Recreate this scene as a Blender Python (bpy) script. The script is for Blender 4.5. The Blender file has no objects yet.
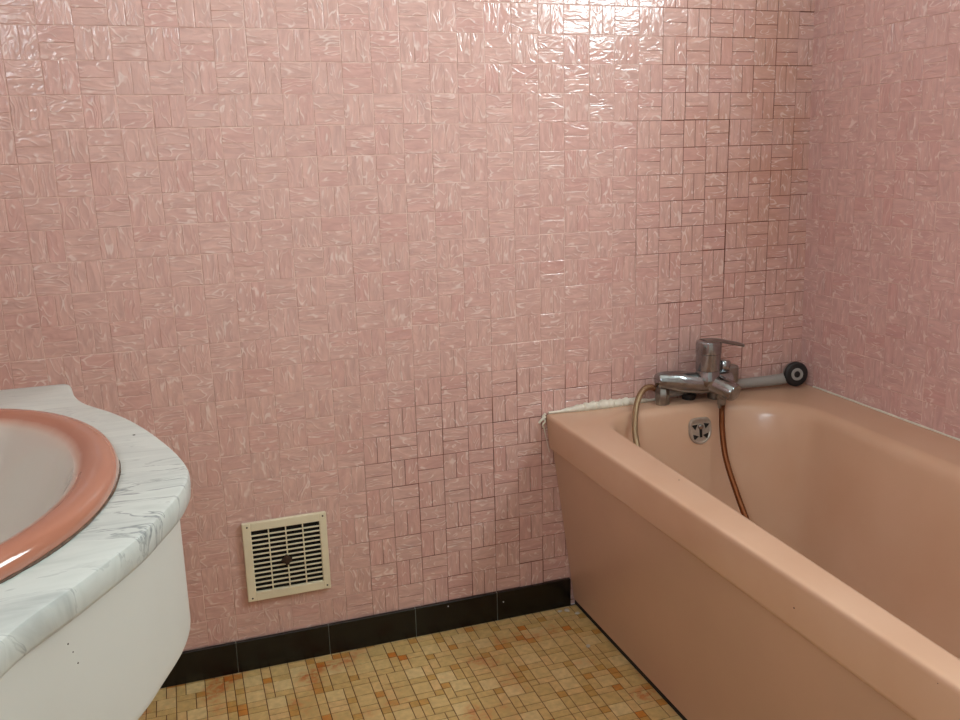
import bpy, bmesh, math, random
from mathutils import Vector, Matrix, Euler
random.seed(7)
C = bpy.context.scene.collection
S = bpy.context.scene
PI = math.pi
B = 0.0625                      # one basket-weave block of wall tile
FZ = 1.4504                     # height of tile row zero above the floor

# ------------------------------------------------------------------ materials
def nmat(name):
    m = bpy.data.materials.new(name); m.use_nodes = True
    nt = m.node_tree
    return m, nt, nt.nodes['Principled BSDF']
def lin(r, g, b):
    f = lambda c: (c/255/12.92) if c/255 <= .04045 else ((c/255+.055)/1.055)**2.4
    return (f(r), f(g), f(b), 1)
def N(nt, t, **kw):
    n = nt.nodes.new(t)
    for k, v in kw.items():
        if k.startswith('i_'):
            n.inputs[k[2:].replace('_', ' ')].default_value = v
        else: setattr(n, k, v)
    return n
def ramp(nt, fac, stops):
    r = N(nt, 'ShaderNodeValToRGB'); e = r.color_ramp.elements
    while len(e) < len(stops): e.new(.5)
    for el, (p, c) in zip(e, stops):
        el.position = p; el.color = c if len(c) == 4 else (*c, 1)
    nt.links.new(fac, r.inputs['Fac']); return r.outputs['Color']
def mixc(nt, fac, a, b, mode='MIX'):
    n = N(nt, 'ShaderNodeMix', data_type='RGBA', blend_type=mode)
    for sock, v in ((n.inputs[0], fac), (n.inputs[6], a), (n.inputs[7], b)):
        if hasattr(v, 'links'): nt.links.new(v, sock)
        else: sock.default_value = v
    return n.outputs[2]
def math_(nt, op, a, b=None, clamp=False):
    n = N(nt, 'ShaderNodeMath', operation=op, use_clamp=clamp)
    for s, v in ((n.inputs[0], a), (n.inputs[1], b)):
        if v is None: continue
        if hasattr(v, 'links'): nt.links.new(v, s)
        else: s.default_value = v
    return n.outputs[0]
def simple(name, col, rough=.4, metal=0, coat=0, noise=0, nscale=40, bump=0):
    m, nt, b = nmat(name)
    b.inputs['Base Color'].default_value = col
    b.inputs['Roughness'].default_value = rough; b.inputs['Metallic'].default_value = metal
    b.inputs['Coat Weight'].default_value = coat; b.inputs['Coat Roughness'].default_value = .05
    tc = N(nt, 'ShaderNodeTexCoord')
    n = N(nt, 'ShaderNodeTexNoise', i_Scale=nscale, i_Detail=5.0)
    nt.links.new(tc.outputs['Object'], n.inputs['Vector'])
    if noise:
        d = tuple(c*(1-noise) for c in col[:3]) + (1,); l = tuple(min(1, c*(1+noise)) for c in col[:3]) + (1,)
        nt.links.new(ramp(nt, n.outputs['Fac'], [(.3, d), (.7, l)]), b.inputs['Base Color'])
    if bump:
        bp = N(nt, 'ShaderNodeBump', i_Strength=bump, i_Distance=.001)
        nt.links.new(n.outputs['Fac'], bp.inputs['Height']); nt.links.new(bp.outputs['Normal'], b.inputs['Normal'])
    return m

def sstep(nt, v, a, b):
    n = N(nt, 'ShaderNodeMapRange', interpolation_type='SMOOTHSTEP')
    nt.links.new(v, n.inputs['Value']); n.inputs['From Min'].default_value = a; n.inputs['From Max'].default_value = b
    return n.outputs[0]

def wall_tile_mat(name, base, corner_tint=False):
    """glossy pink ceramic with an embossed wavy wood grain along each tile"""
    m, nt, b = nmat(name)
    uv = N(nt, 'ShaderNodeUVMap', uv_map='tile')
    at = N(nt, 'ShaderNodeAttribute', attribute_name='rnd')
    def noise(sx, sy, det, dist):
        mp = N(nt, 'ShaderNodeMapping'); mp.inputs['Scale'].default_value = (sx, sy, 1)
        nt.links.new(uv.outputs['UV'], mp.inputs['Vector'])
        n = N(nt, 'ShaderNodeTexNoise', i_Scale=1.0, i_Detail=det, i_Distortion=dist)
        nt.links.new(mp.outputs[0], n.inputs['Vector']); return n
    n1 = noise(22, 90, 2.0, .6)
    n2 = noise(22, 56, 0.0, .8)
    # the embossed grain: wavy ridges along the tile; pale veins part pattern, part painted highlights
    band = math_(nt, 'PINGPONG', math_(nt, 'MULTIPLY', n2.outputs['Fac'], 3.4), .5)
    vein_glint = sstep(nt, band, .36, .47)
    n3 = N(nt, 'ShaderNodeTexNoise', i_Scale=48.0, i_Detail=1.0)
    tc3 = N(nt, 'ShaderNodeTexCoord'); nt.links.new(tc3.outputs['Object'], n3.inputs['Vector'])
    patch = sstep(nt, n3.outputs['Fac'], .42, .60)
    vein_glint = math_(nt, 'MULTIPLY', math_(nt, 'MULTIPLY', vein_glint, patch), .56)
    dark = tuple(c*.88 for c in base[:3]) + (1,); light = tuple(min(1, c*1.10) for c in base[:3]) + (1,)
    c0 = ramp(nt, n1.outputs['Fac'], [(.3, dark), (.7, light)])
    c1 = mixc(nt, math_(nt, 'MULTIPLY', math_(nt, 'SUBTRACT', at.outputs['Fac'], .5), .35, True), c0, lin(214, 172, 160))
    c1 = mixc(nt, math_(nt, 'MULTIPLY', math_(nt, 'SUBTRACT', .45, at.outputs['Fac']), .75, True), c1, lin(204, 150, 142))
    tc = N(nt, 'ShaderNodeTexCoord')
    if corner_tint:  # tan tint, stronger towards the corner and higher up
        sp = N(nt, 'ShaderNodeSeparateXYZ'); nt.links.new(tc.outputs['Object'], sp.inputs[0])
        ns = N(nt, 'ShaderNodeTexNoise', i_Scale=9.0, i_Detail=3.0); nt.links.new(tc.outputs['Object'], ns.inputs['Vector'])
        f = math_(nt, 'MULTIPLY', sstep(nt, sp.outputs['X'], 1.15, 1.72), sstep(nt, ns.outputs['Fac'], .3, .62))
        f = math_(nt, 'MULTIPLY', f, sstep(nt, sp.outputs['Z'], .55, 1.1))
        f = math_(nt, 'MULTIPLY', f, .34)
        c1 = mixc(nt, f, c1, lin(190, 136, 98))
    c2 = mixc(nt, vein_glint, c1, lin(240, 222, 214))
    nt.links.new(c2, b.inputs['Base Color'])
    b.inputs['Roughness'].default_value = .12
    b.inputs['Specular IOR Level'].default_value = .7
    h = math_(nt, 'ADD', math_(nt, 'MULTIPLY', n1.outputs['Fac'], .5), math_(nt, 'MULTIPLY', sstep(nt, band, .1, .5), .30))
    bp = N(nt, 'ShaderNodeBump', i_Strength=.45, i_Distance=.0022)
    nt.links.new(h, bp.inputs['Height']); nt.links.new(bp.outputs['Normal'], b.inputs['Normal'])
    return m

def grout_mat(name, dirt=True):
    m, nt, b = nmat(name)
    tc = N(nt, 'ShaderNodeTexCoord')
    ns = N(nt, 'ShaderNodeTexNoise', i_Scale=6.0, i_Detail=4.0); nt.links.new(tc.outputs['Object'], ns.inputs['Vector'])
    n2 = N(nt, 'ShaderNodeTexNoise', i_Scale=28.0, i_Detail=3.0); nt.links.new(tc.outputs['Object'], n2.inputs['Vector'])
    pale = ramp(nt, n2.outputs['Fac'], [(.35, lin(196, 156, 142)), (.6, lin(228, 200, 188))])
    if dirt:
        sp = N(nt, 'ShaderNodeSeparateXYZ'); nt.links.new(tc.outputs['Object'], sp.inputs[0])
        lo = math_(nt, 'MULTIPLY', sstep(nt, sp.outputs['X'], .2, .9), math_(nt, 'SUBTRACT', 1.0, sstep(nt, sp.outputs['Z'], .45, .80)))
        co = math_(nt, 'MULTIPLY', sstep(nt, sp.outputs['X'], 1.0, 1.5), math_(nt, 'SUBTRACT', 1.0, sstep(nt, sp.outputs['Z'], 1.5, 1.9)))
        k = math_(nt, 'ADD', math_(nt, 'MAXIMUM', lo, co), math_(nt, 'MULTIPLY', ns.outputs['Fac'], .9))
        f = sstep(nt, k, .75, 1.25)
        col = mixc(nt, f, pale, ramp(nt, n2.outputs['Fac'], [(.3, lin(70, 32, 18)), (.7, lin(130, 74, 50))]))
    else:
        col = mixc(nt, math_(nt, 'MULTIPLY', sstep(nt, ns.outputs['Fac'], .5, .7), .5), pale, lin(160, 110, 95))
    nt.links.new(col, b.inputs['Base Color']); b.inputs['Roughness'].default_value = .8
    return m

def floor_tile_mat():
    m, nt, b = nmat('floor_mosaic')
    at = N(nt, 'ShaderNodeAttribute', attribute_name='rnd')
    big = N(nt, 'ShaderNodeAttribute', attribute_name='kind')
    tc = N(nt, 'ShaderNodeTexCoord')
    n1 = N(nt, 'ShaderNodeTexNoise', i_Scale=7.0, i_Detail=4.0); nt.links.new(tc.outputs['Object'], n1.inputs['Vector'])
    n2 = N(nt, 'ShaderNodeTexNoise', i_Scale=70.0, i_Detail=4.0); nt.links.new(tc.outputs['Object'], n2.inputs['Vector'])
    base = ramp(nt, at.outputs['Fac'], [(0, lin(205, 174, 114)), (.5, lin(216, 187, 128)), (1, lin(224, 199, 144))])
    small = ramp(nt, at.outputs['Fac'], [(0, lin(198, 164, 98)), (.5, lin(198, 156, 84)), (1, lin(204, 128, 46))])
    c = mixc(nt, big.outputs['Fac'], small, base)
    rust = math_(nt, 'MULTIPLY', sstep(nt, n1.outputs['Fac'], .54, .70), .8)
    rust = math_(nt, 'MULTIPLY', rust, sstep(nt, n2.outputs['Fac'], .35, .6))
    c = mixc(nt, rust, c, lin(186, 92, 26))
    dull = ramp(nt, n2.outputs['Fac'], [(.3, (.80, .79, .77)), (.7, (1.06, 1.05, 1.03))])
    c = mixc(nt, 1.0, c, dull, 'MULTIPLY')
    nt.links.new(c, b.inputs['Base Color'])
    b.inputs['Roughness'].default_value = .5
    bp = N(nt, 'ShaderNodeBump', i_Strength=.2, i_Distance=.0006)
    nt.links.new(n2.outputs['Fac'], bp.inputs['Height']); nt.links.new(bp.outputs['Normal'], b.inputs['Normal'])
    return m

def marble_mat():
    m, nt, b = nmat('marble')
    tc = N(nt, 'ShaderNodeTexCoord')
    mp = N(nt, 'ShaderNodeMapping'); mp.inputs['Rotation'].default_value = (0, 0, .28); mp.inputs['Scale'].default_value = (5.5, 30, 9)
    nt.links.new(tc.outputs['Object'], mp.inputs[0])
    n1 = N(nt, 'ShaderNodeTexNoise', i_Scale=1.0, i_Detail=5.0, i_Distortion=1.1, i_Roughness=.55); nt.links.new(mp.outputs[0], n1.inputs['Vector'])
    n2 = N(nt, 'ShaderNodeTexNoise', i_Scale=9.0, i_Detail=3.0); nt.links.new(tc.outputs['Object'], n2.inputs['Vector'])
    d = math_(nt, 'ABSOLUTE', math_(nt, 'SUBTRACT', n1.outputs['Fac'], .5))
    v = math_(nt, 'SUBTRACT', 1.0, sstep(nt, d, 0, .022))
    v = math_(nt, 'MULTIPLY', v, sstep(nt, n2.outputs['Fac'], .42, .66))
    soft = ramp(nt, n1.outputs['Fac'], [(.30, lin(166, 172, 168)), (.52, lin(194, 199, 193)), (.75, lin(180, 186, 180))])
    nt.links.new(mixc(nt, math_(nt, 'MULTIPLY', v, .75), soft, lin(92, 102, 105)), b.inputs['Base Color'])
    b.inputs['Roughness'].default_value = .28
    return m

def basin_mat():
    m, nt, b = nmat('salmon_glaze')
    at = N(nt, 'ShaderNodeAttribute', attribute_name='glaze')
    tc = N(nt, 'ShaderNodeTexCoord')
    n = N(nt, 'ShaderNodeTexNoise', i_Scale=60.0, i_Detail=4.0); nt.links.new(tc.outputs['Object'], n.inputs['Vector'])
    f = math_(nt, 'ADD', at.outputs['Fac'], math_(nt, 'MULTIPLY', math_(nt, 'SUBTRACT', n.outputs['Fac'], .5), .10))
    c = ramp(nt, f, [(.0, lin(163, 106, 84)), (.36, lin(167, 112, 91)), (.56, lin(192, 156, 138)), (.85, lin(204, 190, 178)), (1, lin(200, 195, 186))])
    nt.links.new(c, b.inputs['Base Color'])
    b.inputs['Roughness'].default_value = .10; b.inputs['Coat Weight'].default_value = .3
    return m

def hose_mat():
    m, nt, b = nmat('rusty_metal_hose')
    tc = N(nt, 'ShaderNodeTexCoord')
    n = N(nt, 'ShaderNodeTexNoise', i_Scale=16.0, i_Detail=4.0); nt.links.new(tc.outputs['Object'], n.inputs['Vector'])
    sp = N(nt, 'ShaderNodeSeparateXYZ'); nt.links.new(tc.outputs['Object'], sp.inputs[0])
    f = math_(nt, 'ADD', sstep(nt, sp.outputs['X'], -.10, .04), math_(nt, 'MULTIPLY', math_(nt, 'SUBTRACT', n.outputs['Fac'], .5), .8), True)
    nt.links.new(mixc(nt, f, lin(160, 138, 108), lin(120, 70, 38)), b.inputs['Base Color'])
    b.inputs['Metallic'].default_value = .75; b.inputs['Roughness'].default_value = .38
    return m

def tub_mat():
    m, nt, b = nmat('peach_enamel')
    tc = N(nt, 'ShaderNodeTexCoord')
    n = N(nt, 'ShaderNodeTexNoise', i_Scale=4.0, i_Detail=4.0); nt.links.new(tc.outputs['Object'], n.inputs['Vector'])
    v = N(nt, 'ShaderNodeTexVoronoi', i_Scale=7.0); nt.links.new(tc.outputs['Object'], v.inputs['Vector'])
    c = ramp(nt, n.outputs['Fac'], [(.3, lin(203, 163, 134)), (.7, lin(209, 172, 145))])
    nt.links.new(c, b.inputs['Base Color'])
    b.inputs['Roughness'].default_value = .26; b.inputs['Coat Weight'].default_value = .15
    return m

M = dict(
    tile=wall_tile_mat('pink_wall_tile', lin(209, 170, 160), True),
    tile_r=wall_tile_mat('pink_wall_tile_right', lin(210, 172, 165)),
    grout=grout_mat('wall_grout'), grout_r=grout_mat('wall_grout_right', False),
    ftile=floor_tile_mat(), fgrout=simple('floor_grout', lin(96, 60, 26), .8, noise=.3),
    black_tile=simple('black_skirting_tile', lin(8, 9, 9), .25, noise=.3, nscale=12, bump=.05),
    joint=simple('skirting_joint', lin(120, 122, 112), .8),
    tub=tub_mat(), panel=simple('peach_panel', lin(194, 158, 132), .33, noise=.05, nscale=3),
    marble=marble_mat(), basin=basin_mat(),
    cab=simple('white_laminate', lin(200, 200, 192), .4, noise=.02, nscale=5),
    chrome=simple('worn_chrome', lin(152, 156, 158), .14, 1, noise=.15, nscale=60),
    chrome_dull=simple('dull_chrome', lin(150, 150, 146), .32, 1, noise=.15, nscale=60),
    plate=simple('pale_plate_metal', lin(176, 164, 150), .35, .4, noise=.15, nscale=80),  # plate: paler and less metallic, since full chrome mirrors the dark tub
    hose=hose_mat(), rubber=simple('black_rubber', lin(22, 22, 23), .45),
    grey=simple('grey_plastic', lin(150, 148, 143), .35),
    cream=simple('cream_plastic', lin(226, 216, 187), .45, noise=.04, nscale=30),
    dark=simple('shade_black', lin(20, 17, 14), .9), grime=simple('brown_grime', lin(58, 38, 24), .9, noise=.4, nscale=200, bump=.5),  # dark: near-black standing for the shade in gaps and openings
    silicone=simple('white_silicone', lin(222, 216, 200), .5, noise=.10, nscale=60, bump=.4),
    caulk=simple('dirty_basin_caulk', lin(84, 62, 46), .8, noise=.6, nscale=160),
    plaster=simple('white_plaster', lin(226, 222, 214), .85), plaster_r=simple('pale_plaster', lin(216, 216, 210), .85),
    white=simple('white_paint', lin(230, 230, 226), .4), crumb=simple('plaster_crumb', lin(205, 196, 180), .9, bump=.5),
    speckm=simple('brown_speck', lin(60, 46, 36), .8),
)
def pane_mat():
    m, nt, b = nmat('window_glass'); nt.nodes.remove(b)
    t = N(nt, 'ShaderNodeBsdfTransparent'); g = N(nt, 'ShaderNodeBsdfGlossy'); g.inputs['Roughness'].default_value = .02
    mx = N(nt, 'ShaderNodeMixShader'); mx.inputs[0].default_value = .06
    nt.links.new(t.outputs[0], mx.inputs[1]); nt.links.new(g.outputs[0], mx.inputs[2])
    nt.links.new(mx.outputs[0], nt.nodes['Material Output'].inputs['Surface']); return m
M['glass'] = pane_mat()

# ------------------------------------------------------------------ helpers
def empty(name, loc, label, cat, group=None):
    o = bpy.data.objects.new(name, None); C.objects.link(o); o.location = loc
    o.empty_display_size = .05
    o['label'] = label; o['category'] = cat
    if group: o['group'] = group
    return o
def root_loc(o):
    v = Vector((0, 0, 0))
    while o: v += o.location; o = o.parent
    return v
def link_mesh(name, me, mat, parent=None, loc=None):
    o = bpy.data.objects.new(name, me); C.objects.link(o)
    for m in (mat if isinstance(mat, (list, tuple)) else [mat]): me.materials.append(m)
    if parent:
        off = root_loc(parent); me.transform(Matrix.Translation(-off)); o.parent = parent
    elif loc:
        me.transform(Matrix.Translation(-Vector(loc))); o.location = loc
    return o
def obj(name, bm, mat, parent=None, smooth=True, loc=None):
    bmesh.ops.recalc_face_normals(bm, faces=bm.faces)
    me = bpy.data.meshes.new(name); bm.to_mesh(me); bm.free()
    if smooth:
        me.polygons.foreach_set('use_smooth', [True]*len(me.polygons))
        try: me.set_sharp_from_angle(angle=math.radians(38))
        except Exception: pass
    return link_mesh(name, me, mat, parent, loc)
def tag(o, label, cat, group=None):
    o['label'] = label; o['category'] = cat
    if group: o['group'] = group
    return o
def struct(o): o['kind'] = 'structure'; return o
def box(bm, x0, x1, y0, y1, z0, z1, bev=0, mi=0):
    b2 = bmesh.new()
    vs = [b2.verts.new((x, y, z)) for z in (z0, z1) for y in (y0, y1) for x in (x0, x1)]
    for f in ((0, 2, 3, 1), (4, 5, 7, 6), (0, 1, 5, 4), (2, 6, 7, 3), (0, 4, 6, 2), (1, 3, 7, 5)): b2.faces.new([vs[i] for i in f])
    if bev: bmesh.ops.bevel(b2, geom=list(b2.edges), offset=bev, segments=3, affect='EDGES', profile=.5)
    join(bm, b2, mi)
def join(bm, b2, mi=0):
    mp = {v: bm.verts.new(v.co) for v in b2.verts}
    for f in b2.faces:
        try: nf = bm.faces.new([mp[v] for v in f.verts]); nf.material_index = mi
        except ValueError: pass
    b2.free()
def loft(bm, rings, closed=True, cap0=False, cap1=False):
    vr = [[bm.verts.new(p) for p in r] for r in rings]
    n = len(vr[0])
    for a, b in zip(vr, vr[1:]):
        for i in range(n if closed else n-1):
            j = (i+1) % n
            bm.faces.new((a[i], a[j], b[j], b[i]))
    if cap0: bm.faces.new(list(reversed(vr[0])))
    if cap1: bm.faces.new(vr[-1])
    return vr
def sweep(bm, pts, rad, n=16, caps=True, sq=None):
    pts = [Vector(p) for p in pts]
    if not isinstance(rad, (list, tuple)): rad = [rad]*len(pts)
    t0 = (pts[1]-pts[0]).normalized()
    up = Vector((0, 0, 1)) if abs(t0.z) < .9 else Vector((0, 1, 0))
    u = t0.cross(up).normalized(); rings = []
    for i, p in enumerate(pts):
        t = (pts[min(i+1, len(pts)-1)]-pts[max(i-1, 0)]).normalized()
        u = (u - t*u.dot(t)).normalized(); v = t.cross(u)
        r = rad[i]; ru, rv = (r if isinstance(r, tuple) else (r, r))
        rings.append([p + u*math.cos(2*PI*k/n)*ru + v*math.sin(2*PI*k/n)*rv for k in range(n)])
    loft(bm, rings, True, caps, caps)
def catmull(P, sub=8, closed=False):
    P = [Vector(p) for p in P]; out = []; n = len(P)
    for i in range(n if closed else n-1):
        g = (lambda k: P[k % n]) if closed else (lambda k: P[max(0, min(n-1, k))])
        a, b, c, d = g(i-1), g(i), g(i+1), g(i+2)
        for s in range(sub):
            t = s/sub
            out.append(.5*((2*b) + (c-a)*t + (2*a-5*b+4*c-d)*t*t + (3*b-a-3*c+d)*t**3))
    if not closed: out.append(P[-1])
    return out
def lathe(bm, c, axis, prof, n=28, cap0=True, cap1=True):
    """prof = (distance along axis, radius)"""
    c = Vector(c); axis = Vector(axis).normalized()
    u = axis.orthogonal().normalized(); v = axis.cross(u)
    loft(bm, [[c + axis*h + (u*math.cos(2*PI*k/n)+v*math.sin(2*PI*k/n))*r for k in range(n)] for h, r in prof], True, cap0, cap1)

# ------------------------------------------------------------------ tiled surfaces
def tiles_mesh(name, rects, place, backing, mats, th=.0010, bev=.0008, tilt=.006, parent=None):
    """rects: (u0,u1,v0,v1,vertical,rnd,kind) raised pieces; place(u,v,w) -> world; backing: quads (u0,u1,v0,v1) at w=0"""
    V, F, MI, UV, RN, KD = [], [], [], [], [], []
    for (u0, u1, v0, v1) in backing:
        k = len(V); V += [place(u0, v0, 0), place(u1, v0, 0), place(u1, v1, 0), place(u0, v1, 0)]
        F.append((k, k+1, k+2, k+3)); MI.append(1); UV += [(0, 0)]*4; RN += [0]*4; KD += [0]*4
    for (u0, u1, v0, v1, vert, rnd, kind) in rects:
        k = len(V); tu, tv = random.gauss(0, tilt), random.gauss(0, tilt)
        cu, cv = (u0+u1)/2, (v0+v1)/2
        q = [(u0, v0), (u1, v0), (u1, v1), (u0, v1)]
        qi = [(u0+bev, v0+bev), (u1-bev, v0+bev), (u1-bev, v1-bev), (u0+bev, v1-bev)]
        V += [place(u, v, 0) for u, v in q]
        V += [place(u, v, th*.65) for u, v in q]
        V += [place(u, v, th + (u-cu)*tu + (v-cv)*tv) for u, v in qi]
        ou, ov = random.uniform(0, 50), random.uniform(0, 50)
        uvs = [((v, u) if vert else (u, v)) for u, v in q+q+qi]
        uvs = [(a+ou, b+ov) for a, b in uvs]
        fs = [(k+8, k+9, k+10, k+11)]
        for i in range(4):
            j = (i+1) % 4
            fs += [(k+i, k+j, k+4+j, k+4+i), (k+4+i, k+4+j, k+8+j, k+8+i)]
        for f in fs:
            F.append(f); MI.append(0)
            for idx in f: UV.append(uvs[idx-k]); RN.append(rnd); KD.append(kind)
    me = bpy.data.meshes.new(name); me.from_pydata([tuple(p) for p in V], [], F)
    me.polygons.foreach_set('material_index', MI)
    uvl = me.uv_layers.new(name='tile'); uvl.data.foreach_set('uv', [c for p in UV for c in p])
    for nm, dat in (('rnd', RN), ('kind', KD)):
        a = me.attributes.new(nm, 'FLOAT', 'CORNER'); a.data.foreach_set('value', [float(x) for x in dat])
    me.update()
    return link_mesh(name, me, mats, parent)

def basket(u0, u1, v0, v1, du=0., dv=0., hole=None, par=0):
    g = .0007; out = []
    i0, i1 = math.floor((u0-du)/B), math.ceil((u1-du)/B)
    j0, j1 = math.floor((v0-dv)/B), math.ceil((v1-dv)/B)
    sheet = {}
    for i in range(i0, i1):
        for j in range(j0, j1):
            sh = sheet.setdefault((i//6, j//6), (random.gauss(0, .0004), random.gauss(0, .0004)))
            a, b = du+i*B+sh[0]+random.gauss(0, .0003), dv+j*B+sh[1]+random.gauss(0, .0003)
            vert = (i+j+par) % 2 == 0
            for h in (0, .5):
                r = (a+h*B+g, a+(h+.5)*B-g, b+g, b+B-g) if vert else (a+g, a+B-g, b+h*B+g, b+(h+.5)*B-g)
                if r[0] > u1-.004 or r[1] < u0+.004 or r[2] > v1-.004 or r[3] < v0+.004: continue
                r = (max(r[0], u0), min(r[1], u1), max(r[2], v0), min(r[3], v1))
                if hole and r[0] < hole[1] and r[1] > hole[0] and r[2] < hole[3] and r[3] > hole[2]:
                    continue
                out.append((*r, vert, random.random(), 1))
    return out

CEIL = 2.48
LX, RY = -.37, -3.1
SK = .0765
def wx(y, z):                   # the right wall leans slightly and is not quite square
    return 1.7513 + .03*y - .0222*(z-.518)
# back wall, rows counted down from FZ
rows_dv = FZ - 40*B
vent_hole = None
struct(tiles_mesh('wall_back', basket(LX, 1.775, 0, CEIL, 0, rows_dv, par=1), lambda u, v, w: (u, -w, v),
       [(LX, 1.79, 0, CEIL)], [M['tile'], M['grout']]))
# right wall with the window opening above the tub: u = distance from the back wall
WIN = (.70, 1.62, 1.50, 2.22)
rb = basket(0, -RY, 0, CEIL, -.012, rows_dv, hole=WIN)
struct(tiles_mesh('wall_right', rb, lambda u, v, w: (wx(-u, v)-w, -u, v),
       [(0, WIN[0], 0, CEIL), (WIN[1], -RY, 0, CEIL), (WIN[0], WIN[1], 0, WIN[2]), (WIN[0], WIN[1], WIN[3], CEIL)], [M['tile_r'], M['grout_r']]))
FILL_WIN = (1.55, 2.60, 1.45, 2.25)    # added unseen window in the left wall to light the right wall: u = distance from the back wall
struct(tiles_mesh('wall_left', basket(0, -RY, 0, CEIL, 0, rows_dv, hole=FILL_WIN), lambda u, v, w: (LX+w, -u, v),
       [(0, FILL_WIN[0], 0, CEIL), (FILL_WIN[1], -RY, 0, CEIL), (FILL_WIN[0], FILL_WIN[1], 0, FILL_WIN[2]), (FILL_WIN[0], FILL_WIN[1], FILL_WIN[3], CEIL)], [M['tile_r'], M['grout_r']]))
bm = bmesh.new(); box(bm, LX-.1, 1.95, RY-.1, RY, 0, CEIL); struct(obj('wall_rear', bm, M['plaster_r'], smooth=False))
bm = bmesh.new(); box(bm, LX-.1, 1.95, RY-.1, .1, CEIL, CEIL+.06); struct(obj('ceiling', bm, M['plaster'], smooth=False))
bm = bmesh.new(); f = .05
for a in ((-FILL_WIN[0]-f, -FILL_WIN[0], FILL_WIN[2], FILL_WIN[3]), (-FILL_WIN[1], -FILL_WIN[1]+f, FILL_WIN[2], FILL_WIN[3]), (-FILL_WIN[1], -FILL_WIN[0], FILL_WIN[3]-f, FILL_WIN[3]), (-FILL_WIN[1], -FILL_WIN[0], FILL_WIN[2], FILL_WIN[2]+f)): box(bm, LX-.1, LX+.015, *a, bev=.004)
w2 = struct(obj('fill_window', bm, M['white'], smooth=False))
bm = bmesh.new(); box(bm, LX-.040, LX-.036, -FILL_WIN[1]+f, -FILL_WIN[0]-f, FILL_WIN[2]+f, FILL_WIN[3]-f); obj('pane', bm, M['glass'], w2, smooth=False)
# window: reveal, frame and pane
wn = None
bm = bmesh.new(); x0, x1 = 1.690, 1.86
y0, y1, z0, z1 = -WIN[1], -WIN[0], WIN[2], WIN[3]
f = .045
for (a, b, c, d) in ((y0, y0+f, z0, z1), (y1-f, y1, z0, z1), (y0, y1, z0, z0+f), (y0, y1, z1-f, z1)):
    xa = min(wx(a, c), wx(b, d)) + .004
    box(bm, xa, x1, a, b, c, d)
w1 = struct(obj('window_1', bm, M['white'], smooth=False))
bm = bmesh.new(); box(bm, 1.765, 1.769, y0+f, y1-f, z0+f, z1-f); obj('pane', bm, M['glass'], w1, smooth=False)

# floor: modules of three by three units, each with a big, two oblong and one small piece, turned at random
UNIT = .0204
fr = []
fx0, fx1, fy0, fy1 = LX, 1.10, RY, 0
g = .0009
mi = 0
ni, nj = int((fx1-fx0)/(3*UNIT))+2, int((fy1-fy0)/(3*UNIT))+2
stag = [random.choice((0, 0, 1, 2)) for _ in range(ni)]
for i in range(ni):
    for j in range(-1, nj):
        ox, oy = fx0 + i*3*UNIT - .01, fy1 - (j+1)*3*UNIT - .012 + stag[i]*UNIT
        fxp, fyp = random.random() < .5, random.random() < .5
        alt = random.random() < .10
        P = [(0, 2, 0, 2, 1), (2, 3, 0, 2, .75), (0, 2, 2, 3, .75), (2, 3, 2, 3, 0)]
        if alt: P = [(0, 2, 0, 2, 1), (2, 3, 0, 1, 0), (2, 3, 1, 3, .75), (0, 2, 2, 3, .75)]
        for (a, b, c, d, k) in P:
            if fxp: a, b = 3-b, 3-a
            if fyp: c, d = 3-d, 3-c
            r = [ox+a*UNIT+g, ox+b*UNIT-g, oy+c*UNIT+g, oy+d*UNIT-g]
            if r[0] >= fx1-.003 or r[1] <= fx0 or r[2] >= fy1-.011 or r[3] <= fy0: continue
            r[3] = min(r[3], fy1-.0075); r[1] = min(r[1], fx1)
            rn = random.random()
            if k == 0 and rn < .2: k = .9
            fr.append((*r, False, rn, k))
struct(tiles_mesh('floor', fr, lambda u, v, w: (u, v, w-.0012), [(LX, 1.78, RY-.1, 0)], [M['ftile'], M['fgrout']], th=.0012, bev=.0005, tilt=.002))

# black tiled skirting along the back wall
bm = bmesh.new(); x = .664 - 5*.209
while x < 1.07:
    a, b = max(x, LX), min(x+.2075, 1.0715)
    if b > a: box(bm, a, b, -.0105, -.002, .0015, SK, bev=.0016)
    x += .209
box(bm, LX, 1.07, -.0085, -.001, .0005, SK-.001, mi=1)
o = obj('baseboard_back', bm, [M['black_tile'], M['joint']], smooth=False); struct(o)
for sx, sz in ((.745, .066), (.888, .049)):
    bm = bmesh.new(); lathe(bm, (sx, -.0102, sz), (0, -1, 0), [(0, .0017), (.0009, .0013), (.0012, .0004)], 10); obj('paint_speck', bm, M['white'], o)

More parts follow.
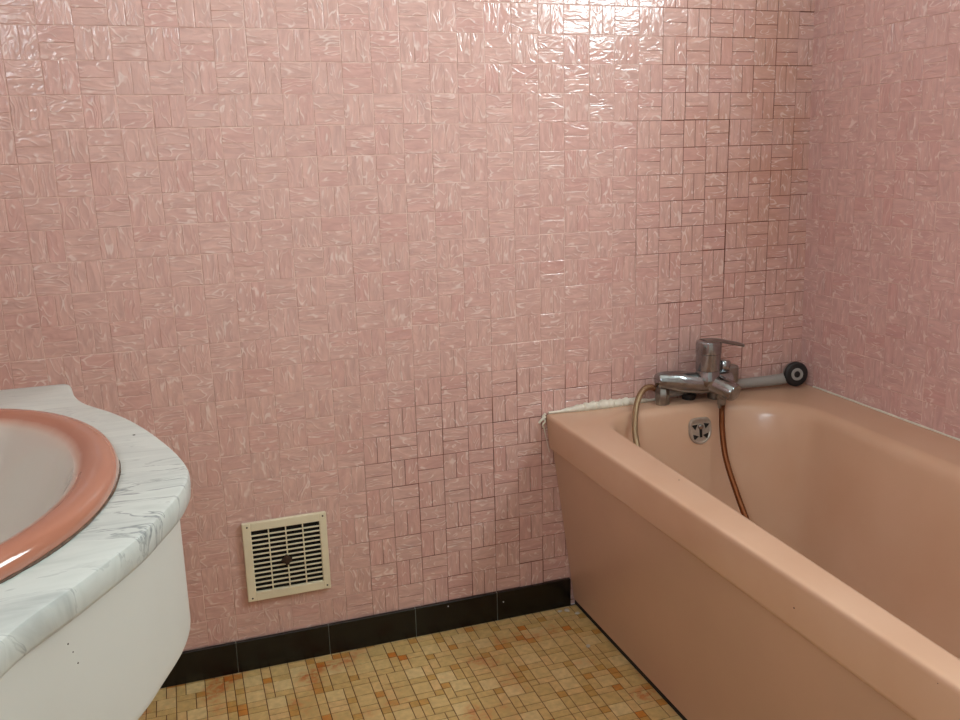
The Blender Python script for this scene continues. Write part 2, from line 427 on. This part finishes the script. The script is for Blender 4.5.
# ------------------------------------------------------------------ bathtub
TY0, TY1 = -1.66, -.0032
TX1 = 1.7475
def shear(p):
    x, y, z = p
    w = .043*max(0, min(1, (x-1.02)/.07)) - .013*max(0, min(1, (x-1.66)/.08))
    return (x + y*w - .0222*(z-.518)*max(0, min(1, (x-1.66)/.08)), y, z)
def rrect(x0, x1, y0, y1, radii, z, n=14, m=14):
    """radii: (rx, ry) for front-left(y0,x0), front-right, back-right, back-left"""
    pts = []
    cs = [(x0, y0, 1, 1, radii[0], PI), (x1, y0, -1, 1, radii[1], 1.5*PI), (x1, y1, -1, -1, radii[2], 0), (x0, y1, 1, -1, radii[3], .5*PI)]
    arcs = []
    for cx, cy, sx, sy, (rx, ry), a0 in cs:
        ex, ey = cx + sx*rx, cy + sy*ry
        arcs.append([(ex + rx*math.cos(a0 + .5*PI*k/n), ey + ry*math.sin(a0 + .5*PI*k/n)) for k in range(n+1)])
    for i in range(4):
        a = arcs[i]; b = arcs[(i+1) % 4]; pts += a
        p, q = a[-1], b[0]
        pts += [(p[0]+(q[0]-p[0])*k/m, p[1]+(q[1]-p[1])*k/m) for k in range(1, m)]
    return [shear((x, y, z)) for x, y in pts]
tub = empty('bathtub', (1.38, -.83, 0), 'built-in peach enamel bathtub with sloping side panel against the right wall', 'bathtub')
rs = (.004, .004); R0 = (rs, rs, rs, rs)
rings = []
for x0, z in ((1.052, .4295), (1.0205, .4295), (1.0182, .4315), (1.0172, .438), (1.0096, .508), (1.0099, .5125), (1.0113, .5158), (1.0142, .5176), (1.019, .518), (1.030, .518)):
    rings.append(rrect(x0, TX1, TY0, TY1, R0, z))
def inner(dx0, dx1, dyb, dyf, z, k=0.):
    kx = min(1, .95*(1.637-dx1-1.105-dx0)/.34)
    R = ((.16*kx, .16), (.16*kx, .16), (.24*kx, .19), (.10*kx, .12))
    return rrect(1.105+dx0, 1.637-dx1, TY0+.08+dyf, -.060-dyb, R, z)
for dx0, dx1, dyb, dyf, z in ((0, 0, 0, 0, .518), (.006, .008, .006, .01, .5168), (.012, .017, .013, .02, .512), (.017, .024, .019, .03, .503),
                              (.021, .029, .024, .04, .488), (.030, .041, .033, .08, .42), (.042, .056, .044, .15, .33), (.055, .072, .058, .22, .24),
                              (.067, .084, .070, .26, .175), (.080, .097, .088, .29, .135), (.100, .117, .112, .32, .110), (.130, .147, .150, .36, .098), (.165, .182, .20, .42, .094)):
    rings.append(inner(dx0, dx1, dyb, dyf, z))
bm = bmesh.new(); loft(bm, rings, True, False, True)
obj('shell', bm, M['tub'], tub)
bm = bmesh.new()
ya, yb = TY0+.004, TY1
for xo, zb in ((0, 0),):
    P = [(1.0285, .4255), (1.0822, .024), (1.083, .016), (1.105, .016), (1.050, .4255)]
    loft(bm, [[(x, yy, z) for x, z in P] for yy in (yb, ya)], True, True, True)
obj('side_panel', bm, M['panel'], tub, smooth=False)
bm = bmesh.new(); box(bm, 1.0858, 1.10, ya, yb, .0012, .0155); obj('gap_shade', bm, M['dark'], tub, smooth=False)  # dark strip painting the shade in the gap under the panel
for p, n, r_ in (((1.0692, -.5095, .518), (0, 0, 1), .0016), ((1.0135, -.9218, .470), (-1, 0, -.1), .0014), ((1.0102, -1.1865, .5069), (-1, 0, .1), .0014)):
    bm = bmesh.new(); lathe(bm, p, n, [(-.0004, r_), (.0003, r_*.9), (.0005, r_*.3)], 10); o = obj('enamel_chip', bm, M['speckm'], tub); o['label'] = 'dark chip in the enamel'
# overflow plate on the inside of the tap end
oc = Vector((1.386, -.0905, .4535)); on = Vector((0, -1, .14)).normalized(); ou = Vector((1, 0, 0)); ov = on.cross(ou)*-1
if ov.z < 0: ov = -ov
def ovp(u, v, w): return oc + ou*u + ov*v + on*w
def shield(sc, w):
    pts = []
    for k in range(32):
        a = 2*PI*k/32; cx, sx = math.cos(a), math.sin(a)
        e = .55 if sx > 0 else .95
        u = .0320*math.copysign(abs(cx)**e, cx); v = .0335*math.copysign(abs(sx)**(e if sx > 0 else 1.0), sx)
        pts.append(ovp(u*sc, v*sc, w))
    return pts
bm = bmesh.new(); loft(bm, [shield(1.0, -.003), shield(1.0, .002), shield(.95, .0042), shield(.86, .0046), shield(.80, .003)], True, False, True)
pl = obj('overflow_plate', bm, M['plate'], tub); pl['label'] = 'chrome overflow plate'
def tri(bm, c, r, ang, w):
    a = [ovp(c[0]+1.35*r*math.cos(ang+k*2*PI/3), c[1]+1.2*r*math.sin(ang+k*2*PI/3), w) for k in range(3)]
    b = [p + on*.0008 for p in a]; loft(bm, [a, b], True, False, True)
for c, an in (((-0.0162, 0.0120), .6), ((0.0162, 0.0130), 2.4), ((-0.0156, -0.0140), 2.2), ((0.0150, -0.0130), .8)):
    bm = bmesh.new(); tri(bm, c, .0072, an, .003); obj('slot', bm, M['dark'], pl, smooth=False)
bm = bmesh.new(); box(bm, -.0032, .0032, -.016, .010, 0, .0022)
for v in bm.verts: v.co = ovp(v.co.x, v.co.y, .0026+v.co.z)
obj('keyhole', bm, M['dark'], pl, smooth=False)
bm = bmesh.new(); lathe(bm, ovp(0, .0105, .002), on, [(0, .007), (.004, .0068), (.0065, .0045), (.007, .001)], 18); obj('screw', bm, M['chrome'], pl)

bm = bmesh.new(); lathe(bm, (1.385, -.36, .0935), (0, 0, 1), [(0, .034), (.003, .033), (.004, .028), (.001, .022)], 28); obj('drain', bm, M['chrome_dull'], tub)
# silicone beads: lumpy along the back edge, thin along the right wall, a torn end at the front corner
bm = bmesh.new(); pts, rad = [], []
for k in range(64):
    t = k/63; x = 1.016 + t*.30
    lump = max(0, math.sin(min(1, max(0, (t-.12)/.78))*PI))**.6
    r = .0035 + .0085*lump*(.75+.5*random.random())
    pts.append((x, -.0045 - r*.4, .5195 + r*.5)); rad.append((r, r*.95))
sweep(bm, pts, rad, 10)
tag(obj('silicone_bead', bm, M['silicone'], loc=(1.15, -.006, .52)), 'thick lumpy white silicone bead behind the left part of the tub rim', 'sealant')
bm = bmesh.new(); pts, rad = [], []
for k in range(70):
    y = -.06 - k*.02; pts.append((wx(y, .52)-.0045, y, .5188+random.uniform(0, .0012))); rad.append(.0022+.0010*random.random())
sweep(bm, pts, rad, 8)
tag(obj('silicone_bead', bm, M['silicone'], loc=(1.74, -.7, .52)), 'thin pale silicone bead along the tub rim at the right wall', 'sealant')
bm = bmesh.new()
sweep(bm, catmull([(1.008, -.006, .521), (1.000, -.008, .512), (1.005, -.010, .503), (.999, -.009, .494), (1.004, -.006, .484), (1.007, -.004, .472), (1.012, -.003, .45), (1.019, -.002, .42)], 5), [max(.0008, .0038-.0001*k)*(.6+.4*abs(math.sin(k*1.3))) for k in range(36)], 8)
sweep(bm, catmull([(1.007, -.007, .513), (.996, -.011, .508), (.989, -.010, .500)], 5), [.003]*11, 8)
tag(obj('silicone_bead', bm, M['silicone'], loc=(1.0, -.008, .5)), 'torn dirty end of white silicone hanging at the left corner of the tub', 'sealant')

# ------------------------------------------------------------------ bath mixer
mx = empty('bath_mixer', (1.40, -.045, .518), 'chrome single-lever bath mixer standing on the back rim of the tub', 'tap')
bm = bmesh.new()
body = [(1.287, -.044, .581), (1.295, -.045, .581), (1.310, -.048, .580), (1.338, -.054, .577), (1.37, -.062, .572), (1.40, -.068, .569), (1.43, -.073, .571), (1.455, -.075, .571), (1.472, -.075, .571)]
sweep(bm, catmull(body, 4), [.012, .016, .018, .0195] + [.020 + .0065*min(1, k/9) for k in range(29)], 24)
obj('body', bm, M['chrome'], mx)
for (px_, py_, zt) in ((1.3075, -.040, .578), (1.455, -.045, .570)):
    bm = bmesh.new(); lathe(bm, (px_, py_, .5182), (0, 0, 1), [(0, .0165), (.003, .0185), (.034, .0185), (.037, .0165), (.050, .0165), (zt-.5182+.010, .0155), (zt-.5182+.016, .010), (zt-.5182+.017, .003)], 8 if px_ < 1.4 else 24)
    obj('inlet_pillar', bm, M['chrome_dull'], mx)
bm = bmesh.new(); tc_ = (1.4165, -.070, .555)
lathe(bm, tc_, (0, 0, 1), [(0, .024), (.014, .034), (.026, .0335), (.036, .0305), (.046, .0285), (.0475, .0300), (.088, .0300), (.0895, .0312), (.112, .0312), (.1185, .0295), (.1215, .022), (.122, .004)], 36)
obj('cartridge_housing', bm, M['chrome'], mx)
bm = bmesh.new()
lv = [(1.402, -.070, .6735), (1.425, -.071, .6745), (1.447, -.073, .672), (1.468, -.076, .667), (1.487, -.079, .6625), (1.500, -.081, .659), (1.506, -.082, .657)]
sweep(bm, catmull(lv, 4), [(.024, .005)]*4 + [(.023-.0007*k, .0048) for k in range(15)] + [(.011, .0045)]*6, 16)
obj('lever_handle', bm, M['chrome_dull'], mx)
bm = bmesh.new()
sp_ = [(1.425, -.076, .570), (1.434, -.096, .566), (1.443, -.116, .560), (1.450, -.132, .5545), (1.4515, -.136, .553), (1.4525, -.138, .5525)]
sweep(bm, sp_, [(.028, .026), (.027, .0235), (.0265, .0225), (.0265, .0225), (.0245, .0205), (.019, .016)], 22)
obj('spout', bm, M['chrome'], mx)
bm = bmesh.new(); lathe(bm, (1.432, -.110, .552), (-.02, 0, -1), [(0, .014), (.014, .0135), (.016, .0105), (.030, .0105), (.032, .0085), (.040, .008)], 12)
obj('hose_outlet', bm, M['chrome_dull'], mx)
bm = bmesh.new(); lathe(bm, (1.462, -.066, .580), (.1, 0, 1), [(0, .013), (.010, .0125), (.014, .0155), (.036, .016), (.040, .013)], 12)
obj('diverter_knob', bm, M['chrome'], mx)
bm = bmesh.new(); box(bm, 1.474, 1.512, -.066, -.037, .5555, .602, bev=.007)
obj('handset_cradle', bm, M['chrome_dull'], mx)

# hand shower lying along the rim, its head against the right wall
hs = empty('hand_shower', (1.60, -.036, .53), 'grey hand shower with a round black head lying on the back rim in the corner', 'shower head')
bm = bmesh.new()
sweep(bm, [(1.327, -.018, .536), (1.34, -.018, .536), (1.42, -.019, .539), (1.50, -.022, .541), (1.62, -.029, .5405), (1.655, -.032, .5415), (1.676, -.034, .544)], [.008, .0095, .0105, .0115, .0135, .0145, .014], 20)
obj('handle', bm, M['grey'], hs)
hc = Vector((1.6985, -.037, .5545)); ha = Vector((-.17, -.96, .10)).normalized()
bm = bmesh.new(); lathe(bm, hc - ha*.018, ha, [(0, .014), (.006, .024), (.016, .0300), (.024, .0312), (.026, .0305)], 36); obj('head', bm, M['chrome_dull'], hs)
bm = bmesh.new(); lathe(bm, hc, ha, [(.0075, .0308), (.0095, .0322), (.014, .0322), (.0175, .030), (.019, .026), (.0185, .017)], 36); fc = obj('face_rim', bm, M['rubber'], hs); fc['label'] = 'black rubber rim'
bm = bmesh.new(); lathe(bm, hc, ha, [(.016, .0165), (.0205, .0158), (.0215, .0135), (.0205, .0088), (.018, .0085)], 30); obj('nozzle_ring', bm, M['grey'], hs)
bm = bmesh.new(); lathe(bm, hc, ha, [(.016, .0082), (.0205, .0075), (.0215, .004)], 20); obj('nozzle_centre', bm, M['rubber'], hs)

# hose: down from the mixer outlet, along the tub, up at the left and behind the body to the handset
hp = [(1.432, -.112, .520), (1.431, -.114, .500), (1.427, -.125, .455), (1.423, -.150, .395), (1.422, -.200, .325), (1.421, -.265, .25), (1.420, -.35, .16), (1.405, -.42, .1125), (1.36, -.45, .1105), (1.295, -.40, .126),
      (1.240, -.29, .20), (1.205, -.225, .32), (1.178, -.18, .42), (1.177, -.148, .470), (1.189, -.118, .503), (1.211, -.082, .528), (1.236, -.052, .5475), (1.261, -.032, .559), (1.284, -.022, .560), (1.304, -.0170, .551), (1.327, -.018, .5365)]
hp = catmull(hp, 26)
bm = bmesh.new(); sweep(bm, hp, [.0067 + .0007*(k % 2) for k in range(len(hp))], 12)
tag(obj('shower_hose', bm, M['hose'], loc=(1.3, -.2, .45)), 'rusty metal shower hose looping from the mixer into the tub', 'hose')

bm = bmesh.new(); lathe(bm, (1.392, -.0245, .5182), (0, 0, 1), [(0, .016), (.008, .0175), (.009, .0195), (.014, .0195), (.0155, .018), (.0150, .009), (.019, .006), (.021, .003)], 28)
tag(obj('bath_plug', bm, M['rubber'], loc=(1.392, -.0245, .518)), 'black rubber bath plug on the back rim behind the mixer', 'plug')

# ------------------------------------------------------------------ wall vent
vx0, vx1, vz0, vz1 = .2805, .4660, .1700, .3570
vt = empty('wall_vent', (.3745, -.002, .167), 'square cream plastic ventilation grille low on the pink back wall', 'vent')
bm = bmesh.new()
W, H = vx1-vx0, vz1-vz0
ml, mr, mt, mb = .019, .016, .020, .021
yw, yf = -.0025, -.0125
for a in ((vx0, vx0+ml, vz0, vz1), (vx1-mr, vx1, vz0, vz1), (vx0+ml-.001, vx1-mr+.001, vz1-mt, vz1), (vx0+ml-.001, vx1-mr+.001, vz0, vz0+mb)):
    box(bm, a[0], a[1], yf, yw, a[2], a[3], bev=.0018)
obj('frame', bm, M['cream'], vt, smooth=False)
nrow = 13; ix0, ix1, iz0, iz1 = vx0+ml, vx1-mr, vz0+mb, vz1-mt
pitch = (iz1-iz0)/nrow
for k in range(1, nrow):
    bm = bmesh.new(); zc = iz0 + k*pitch
    loft(bm, [[(x, yf+.0012, zc-.0014), (x, yf+.0012, zc+.0012), (x, yf+.0042, zc+.0014), (x, yf+.0042, zc-.0012)] for x in (ix0-.001, ix1+.001)], True, True, True)
    obj('slat', bm, M['cream'], vt, smooth=False)
for k in range(1, 4):
    bm = bmesh.new(); xc = ix0 + (ix1-ix0)*k/4; box(bm, xc-.0012, xc+.0012, yf+.0008, yf+.007, iz0-.001, iz1+.001); obj('divider', bm, M['cream'], vt, smooth=False)
bm = bmesh.new(); box(bm, ix0-.002, ix1+.002, -.0048, -.0027, iz0-.002, iz1+.002); bk = obj('duct_shade', bm, M['dark'], vt, smooth=False); bk['label'] = 'black sheet painting the shade behind slats'
for sx, sz in ((vx0+.010, vz0+.008), (vx1-.008, vz0+.009), (vx1-.008, vz1-.008), (vx0+.011, vz1-.009)):
    bm = bmesh.new(); lathe(bm, (sx, yf+.0004, sz), (0, -1, 0), [(0, .0022), (.001, .002), (.0014, .001)], 12); obj('screw', bm, M['speckm'], vt)
bm = bmesh.new(); bmesh.ops.create_icosphere(bm, subdivisions=3, radius=1)
for v in bm.verts:
    n_ = .8 + .35*random.random(); a = math.atan2(v.co.z, v.co.x)
    v.co = Vector((.372 + v.co.x*.0105*n_*(1+.15*math.cos(4*a)), yf-.0005 + v.co.y*.0045, .2575 + v.co.z*.0115*n_*(1+.15*math.cos(4*a))))
d_ = obj('dirt_clump', bm, M['grime'], vt, smooth=False); d_['label'] = 'brown clump of dirt'

# ------------------------------------------------------------------ washstand: marble top, curved white cabinet, salmon basin
HT, TH = .82, .029
YC = -.967
plan = [(.022, -.4935), (.0305, -.4965), (.0365, -.508), (.040, -.528), (.0455, -.562), (.055, -.600), (.068, -.632), (.086, -.662), (.104, -.692), (.128, -.742), (.152, -.805), (.175, -.880), (.187, -.931), (.1915, -.965),
        (.190, -.995), (.1815, -1.036), (.165, -1.082), (.145, -1.132), (.104, -1.204), (.080, -1.240), (.064, -1.270), (.052, -1.305), (.0445, -1.350), (.040, -1.385), (.0365, -1.405), (.0305, -1.4165), (.022, -1.4195)]
front = [p.to_2d() for p in catmull([(x, y, 0) for x, y in plan], 5)]
def outline(off, xb=LX+.0035):
    n = len(front); out = []
    for i, p in enumerate(front):
        t = (front[min(i+1, n-1)] - front[max(i-1, 0)]).normalized(); nrm = Vector((-t.y, t.x))
        if i == 0: nrm = Vector((0, 1)) if off >= 0 else Vector((0, 1))
        if i == n-1: nrm = Vector((0, -1))
        if nrm.dot(Vector((1, 0))) < 0 and 3 < i < n-4: nrm = -nrm
        out.append(p - nrm*off)
    a, b = out[0], out[-1]
    side0 = [Vector((xb + (a.x-xb)*k/8, a.y)) for k in range(8)]
    side1 = [Vector((b.x + (xb-b.x)*k/8, b.y)) for k in range(1, 9)]
    return side0 + out + side1
def ring(off, z): return [(p.x, p.y, z) for p in outline(off)]
bx, by, ba, bb = -.095, -.957, .217, .295     # basin outline
bm = bmesh.new()
o_rings = [ring(.007, HT-TH), ring(.003, HT-TH+.002), ring(.0008, HT-TH+.006), ring(0, HT-.012), ring(.0003, HT-.0045), ring(.0016, HT-.0013), ring(.0045, HT)]
vr = loft(bm, o_rings, True, False, False)
# flat top with an oval cut-out under the basin
hole = [bm.verts.new((bx + ba*.93*math.cos(2*PI*k/64), by + bb*.93*math.sin(2*PI*k/64), HT)) for k in range(64)]
hole2 = [bm.verts.new((v.co.x, v.co.y, HT-TH)) for v in hole]
for rim_, hl in ((vr[-1], hole), (vr[0], hole2)):
    he = [bm.edges.new((hl[k], hl[(k+1) % 64])) for k in range(64)]
    te = [bm.edges.get((rim_[k], rim_[(k+1) % len(rim_)])) for k in range(len(rim_))]
    bmesh.ops.triangle_fill(bm, edges=he+te, use_beauty=True)
    hs_ = set(hl)
    bmesh.ops.delete(bm, geom=[f for f in bm.faces if all(v in hs_ for v in f.verts)], context='FACES_ONLY')
for k in range(64): bm.faces.new((hole[k], hole[(k+1) % 64], hole2[(k+1) % 64], hole2[k]))
ct = obj('countertop', bm, M['marble'], loc=(0, YC, HT-TH))
tag(ct, 'bulging white marble washstand top with grey veins around the salmon basin', 'countertop')

cab = empty('vanity_cabinet', (-.1, YC, .644), 'curved white vanity cabinet hung under the marble top', 'cabinet')
ZB = .644
bm = bmesh.new()
def ringc(off, z): return ring(off, z)
loft(bm, [ringc(.022, ZB), ringc(.0175, ZB+.001), ringc(.0155, ZB+.004), ringc(.0148, ZB+.010), ringc(.0145, HT-TH-.0005)], True, True, False)
obj('curved_front', bm, M['cab'], cab)
def mark(name, p, n, r, par, lab):
    bm = bmesh.new(); lathe(bm, p, n, [(-.0004, r), (.0003, r*.9), (.0005, r*.3)], 10); o = obj(name, bm, M['speckm'], par); o['label'] = lab
for p, r_ in (((.0894, -1.1999, .7682), .0008), ((.0916, -1.1964, .7587), .0006), ((.0935, -1.193, .7465), .0008)): mark('chip', p, (.85, -.52, 0), r_, cab, 'dark chip in the white front')
mark('chip', (.1326, -.8115, HT), (0, 0, 1), .0018, ct, 'black chip in the marble')

ws = empty('washbasin', (bx, by, HT), 'oval salmon pink washbasin fading to white inside, set in marble top', 'washbasin')
def oval(cx, cy, a, b, z, n=72): return [(cx + a*math.cos(2*PI*k/n), cy + b*math.sin(2*PI*k/n), z) for k in range(n)]
def pr(d, z, g_): return (bx, ba-d, bb-d, HT+z, g_)
prof = [pr(.0005, .0005, 0), pr(-.0010, .005, 0), pr(.0005, .011, 0), pr(.004, .016, 0), pr(.009, .0188, 0), pr(.015, .0195, .02), pr(.022, .0188, .08), pr(.029, .0168, .22), pr(.035, .0138, .42), pr(.0395, .0105, .62), pr(.0435, .006, .86)]
prof2 = [pr(.0435, .006, .86), pr(.047, .000, .95), pr(.052, -.011, 1), pr(.060, -.030, 1), pr(.072, -.054, 1), pr(.088, -.078, 1), pr(.110, -.099, 1), pr(.145, -.115, 1), pr(.190, -.123, 1)]
def glazed(name, prof, parent, cap):
    bm = bmesh.new(); loft(bm, [oval(cx, by, a, b, z) for cx, a, b, z, g_ in prof], True, False, cap)
    o = obj(name, bm, M['basin'], parent); me = o.data
    at = me.attributes.new('glaze', 'FLOAT', 'POINT'); vals = []
    for p in prof: vals += [p[4]]*72
    at.data.foreach_set('value', vals); return o
r_ = glazed('rim', prof, ws, False); r_['label'] = 'raised salmon pink rim'
b_ = glazed('bowl', prof2, ws, True); b_['label'] = 'off-white bowl'
bm = bmesh.new(); lathe(bm, (bx, by, HT-.1235), (0, 0, 1), [(0, .022), (.002, .021), (.0025, .012), (.001, .010)], 24); obj('drain', bm, M['chrome'], ws)
bm = bmesh.new()
pp = [(bx + .2170*math.cos(2*PI*k/160), by + .2950*math.sin(2*PI*k/160), HT+.0012) for k in range(161)]
sweep(bm, pp, [(.0010+.0014*random.random(), .0010+.0010*random.random()) for _ in pp], 6, caps=False)
obj('sealant', bm, M['caulk'], ws)

# ------------------------------------------------------------------ crumbs of plaster on the floor by the tub
for k, (x, y, r, lab) in enumerate(((1.052, -.030, .0085, 'pale plaster crumb on the floor at the end of the black skirting'),
                                (1.070, -.052, .0065, 'small pale plaster crumb on the floor against the tub panel near the skirting'),
                                (1.034, -.026, .006, 'tiny pale plaster crumb below the right end of the skirting'),
                                (1.028, -.200, .0065, 'white plaster crumb alone on the floor mosaic beside the tub panel'))):
    bm = bmesh.new(); bmesh.ops.create_icosphere(bm, subdivisions=2, radius=1)
    for v in bm.verts: v.co = Vector((x, y, r*.34)) + v.co*r*random.uniform(.75, 1.15)*.9
    for v in bm.verts: v.co.z = max(.0002, r*.34 + (v.co.z-r*.34)*.45)
    tag(obj('plaster_crumb', bm, M['crumb'], smooth=False, loc=(x, y, 0)), lab, 'crumb', 'plaster crumbs on the floor')

# ------------------------------------------------------------------ light
def area(name, loc, rot, sx, sy, e, col):
    l = bpy.data.lights.new(name, 'AREA'); l.shape = 'RECTANGLE'; l.size = sx; l.size_y = sy; l.energy = e; l.color = col
    o = bpy.data.objects.new(name, l); C.objects.link(o); o.location = loc; o.rotation_euler = rot; return o
area('window_daylight', (1.785, -1.16, 1.86), (0, PI/2, 0), .62, .82, 54, (.83, .98, 1.0))
area('side_fill_light', (LX-.055, -2.075, 1.85), (0, -PI/2, 0), .68, .93, 38, (.80, .93, 1.0))  # added fill from the left, brightens the upper right wall
w = bpy.data.worlds.new('World'); S.world = w; w.use_nodes = True
w.node_tree.nodes['Background'].inputs[0].default_value = (.75, .85, 1, 1); w.node_tree.nodes['Background'].inputs[1].default_value = .6

# ------------------------------------------------------------------ camera
cd = bpy.data.cameras.new('camera'); cam = bpy.data.objects.new('camera', cd); C.objects.link(cam)
cd.sensor_width = 36; cd.sensor_fit = 'HORIZONTAL'; cd.lens = 33.41; cd.clip_start = .02
cam.location = (3.171*B, -30.5421*B, FZ - 5.0048*B)
cam.rotation_euler = Euler((1.3420, .0258, -.3336), 'XYZ')
S.camera = cam
S.view_settings.view_transform = 'Standard'; S.view_settings.look = 'None'
S.view_settings.gamma = 1; S.view_settings.use_curve_mapping = False
S.view_settings.exposure = -.57
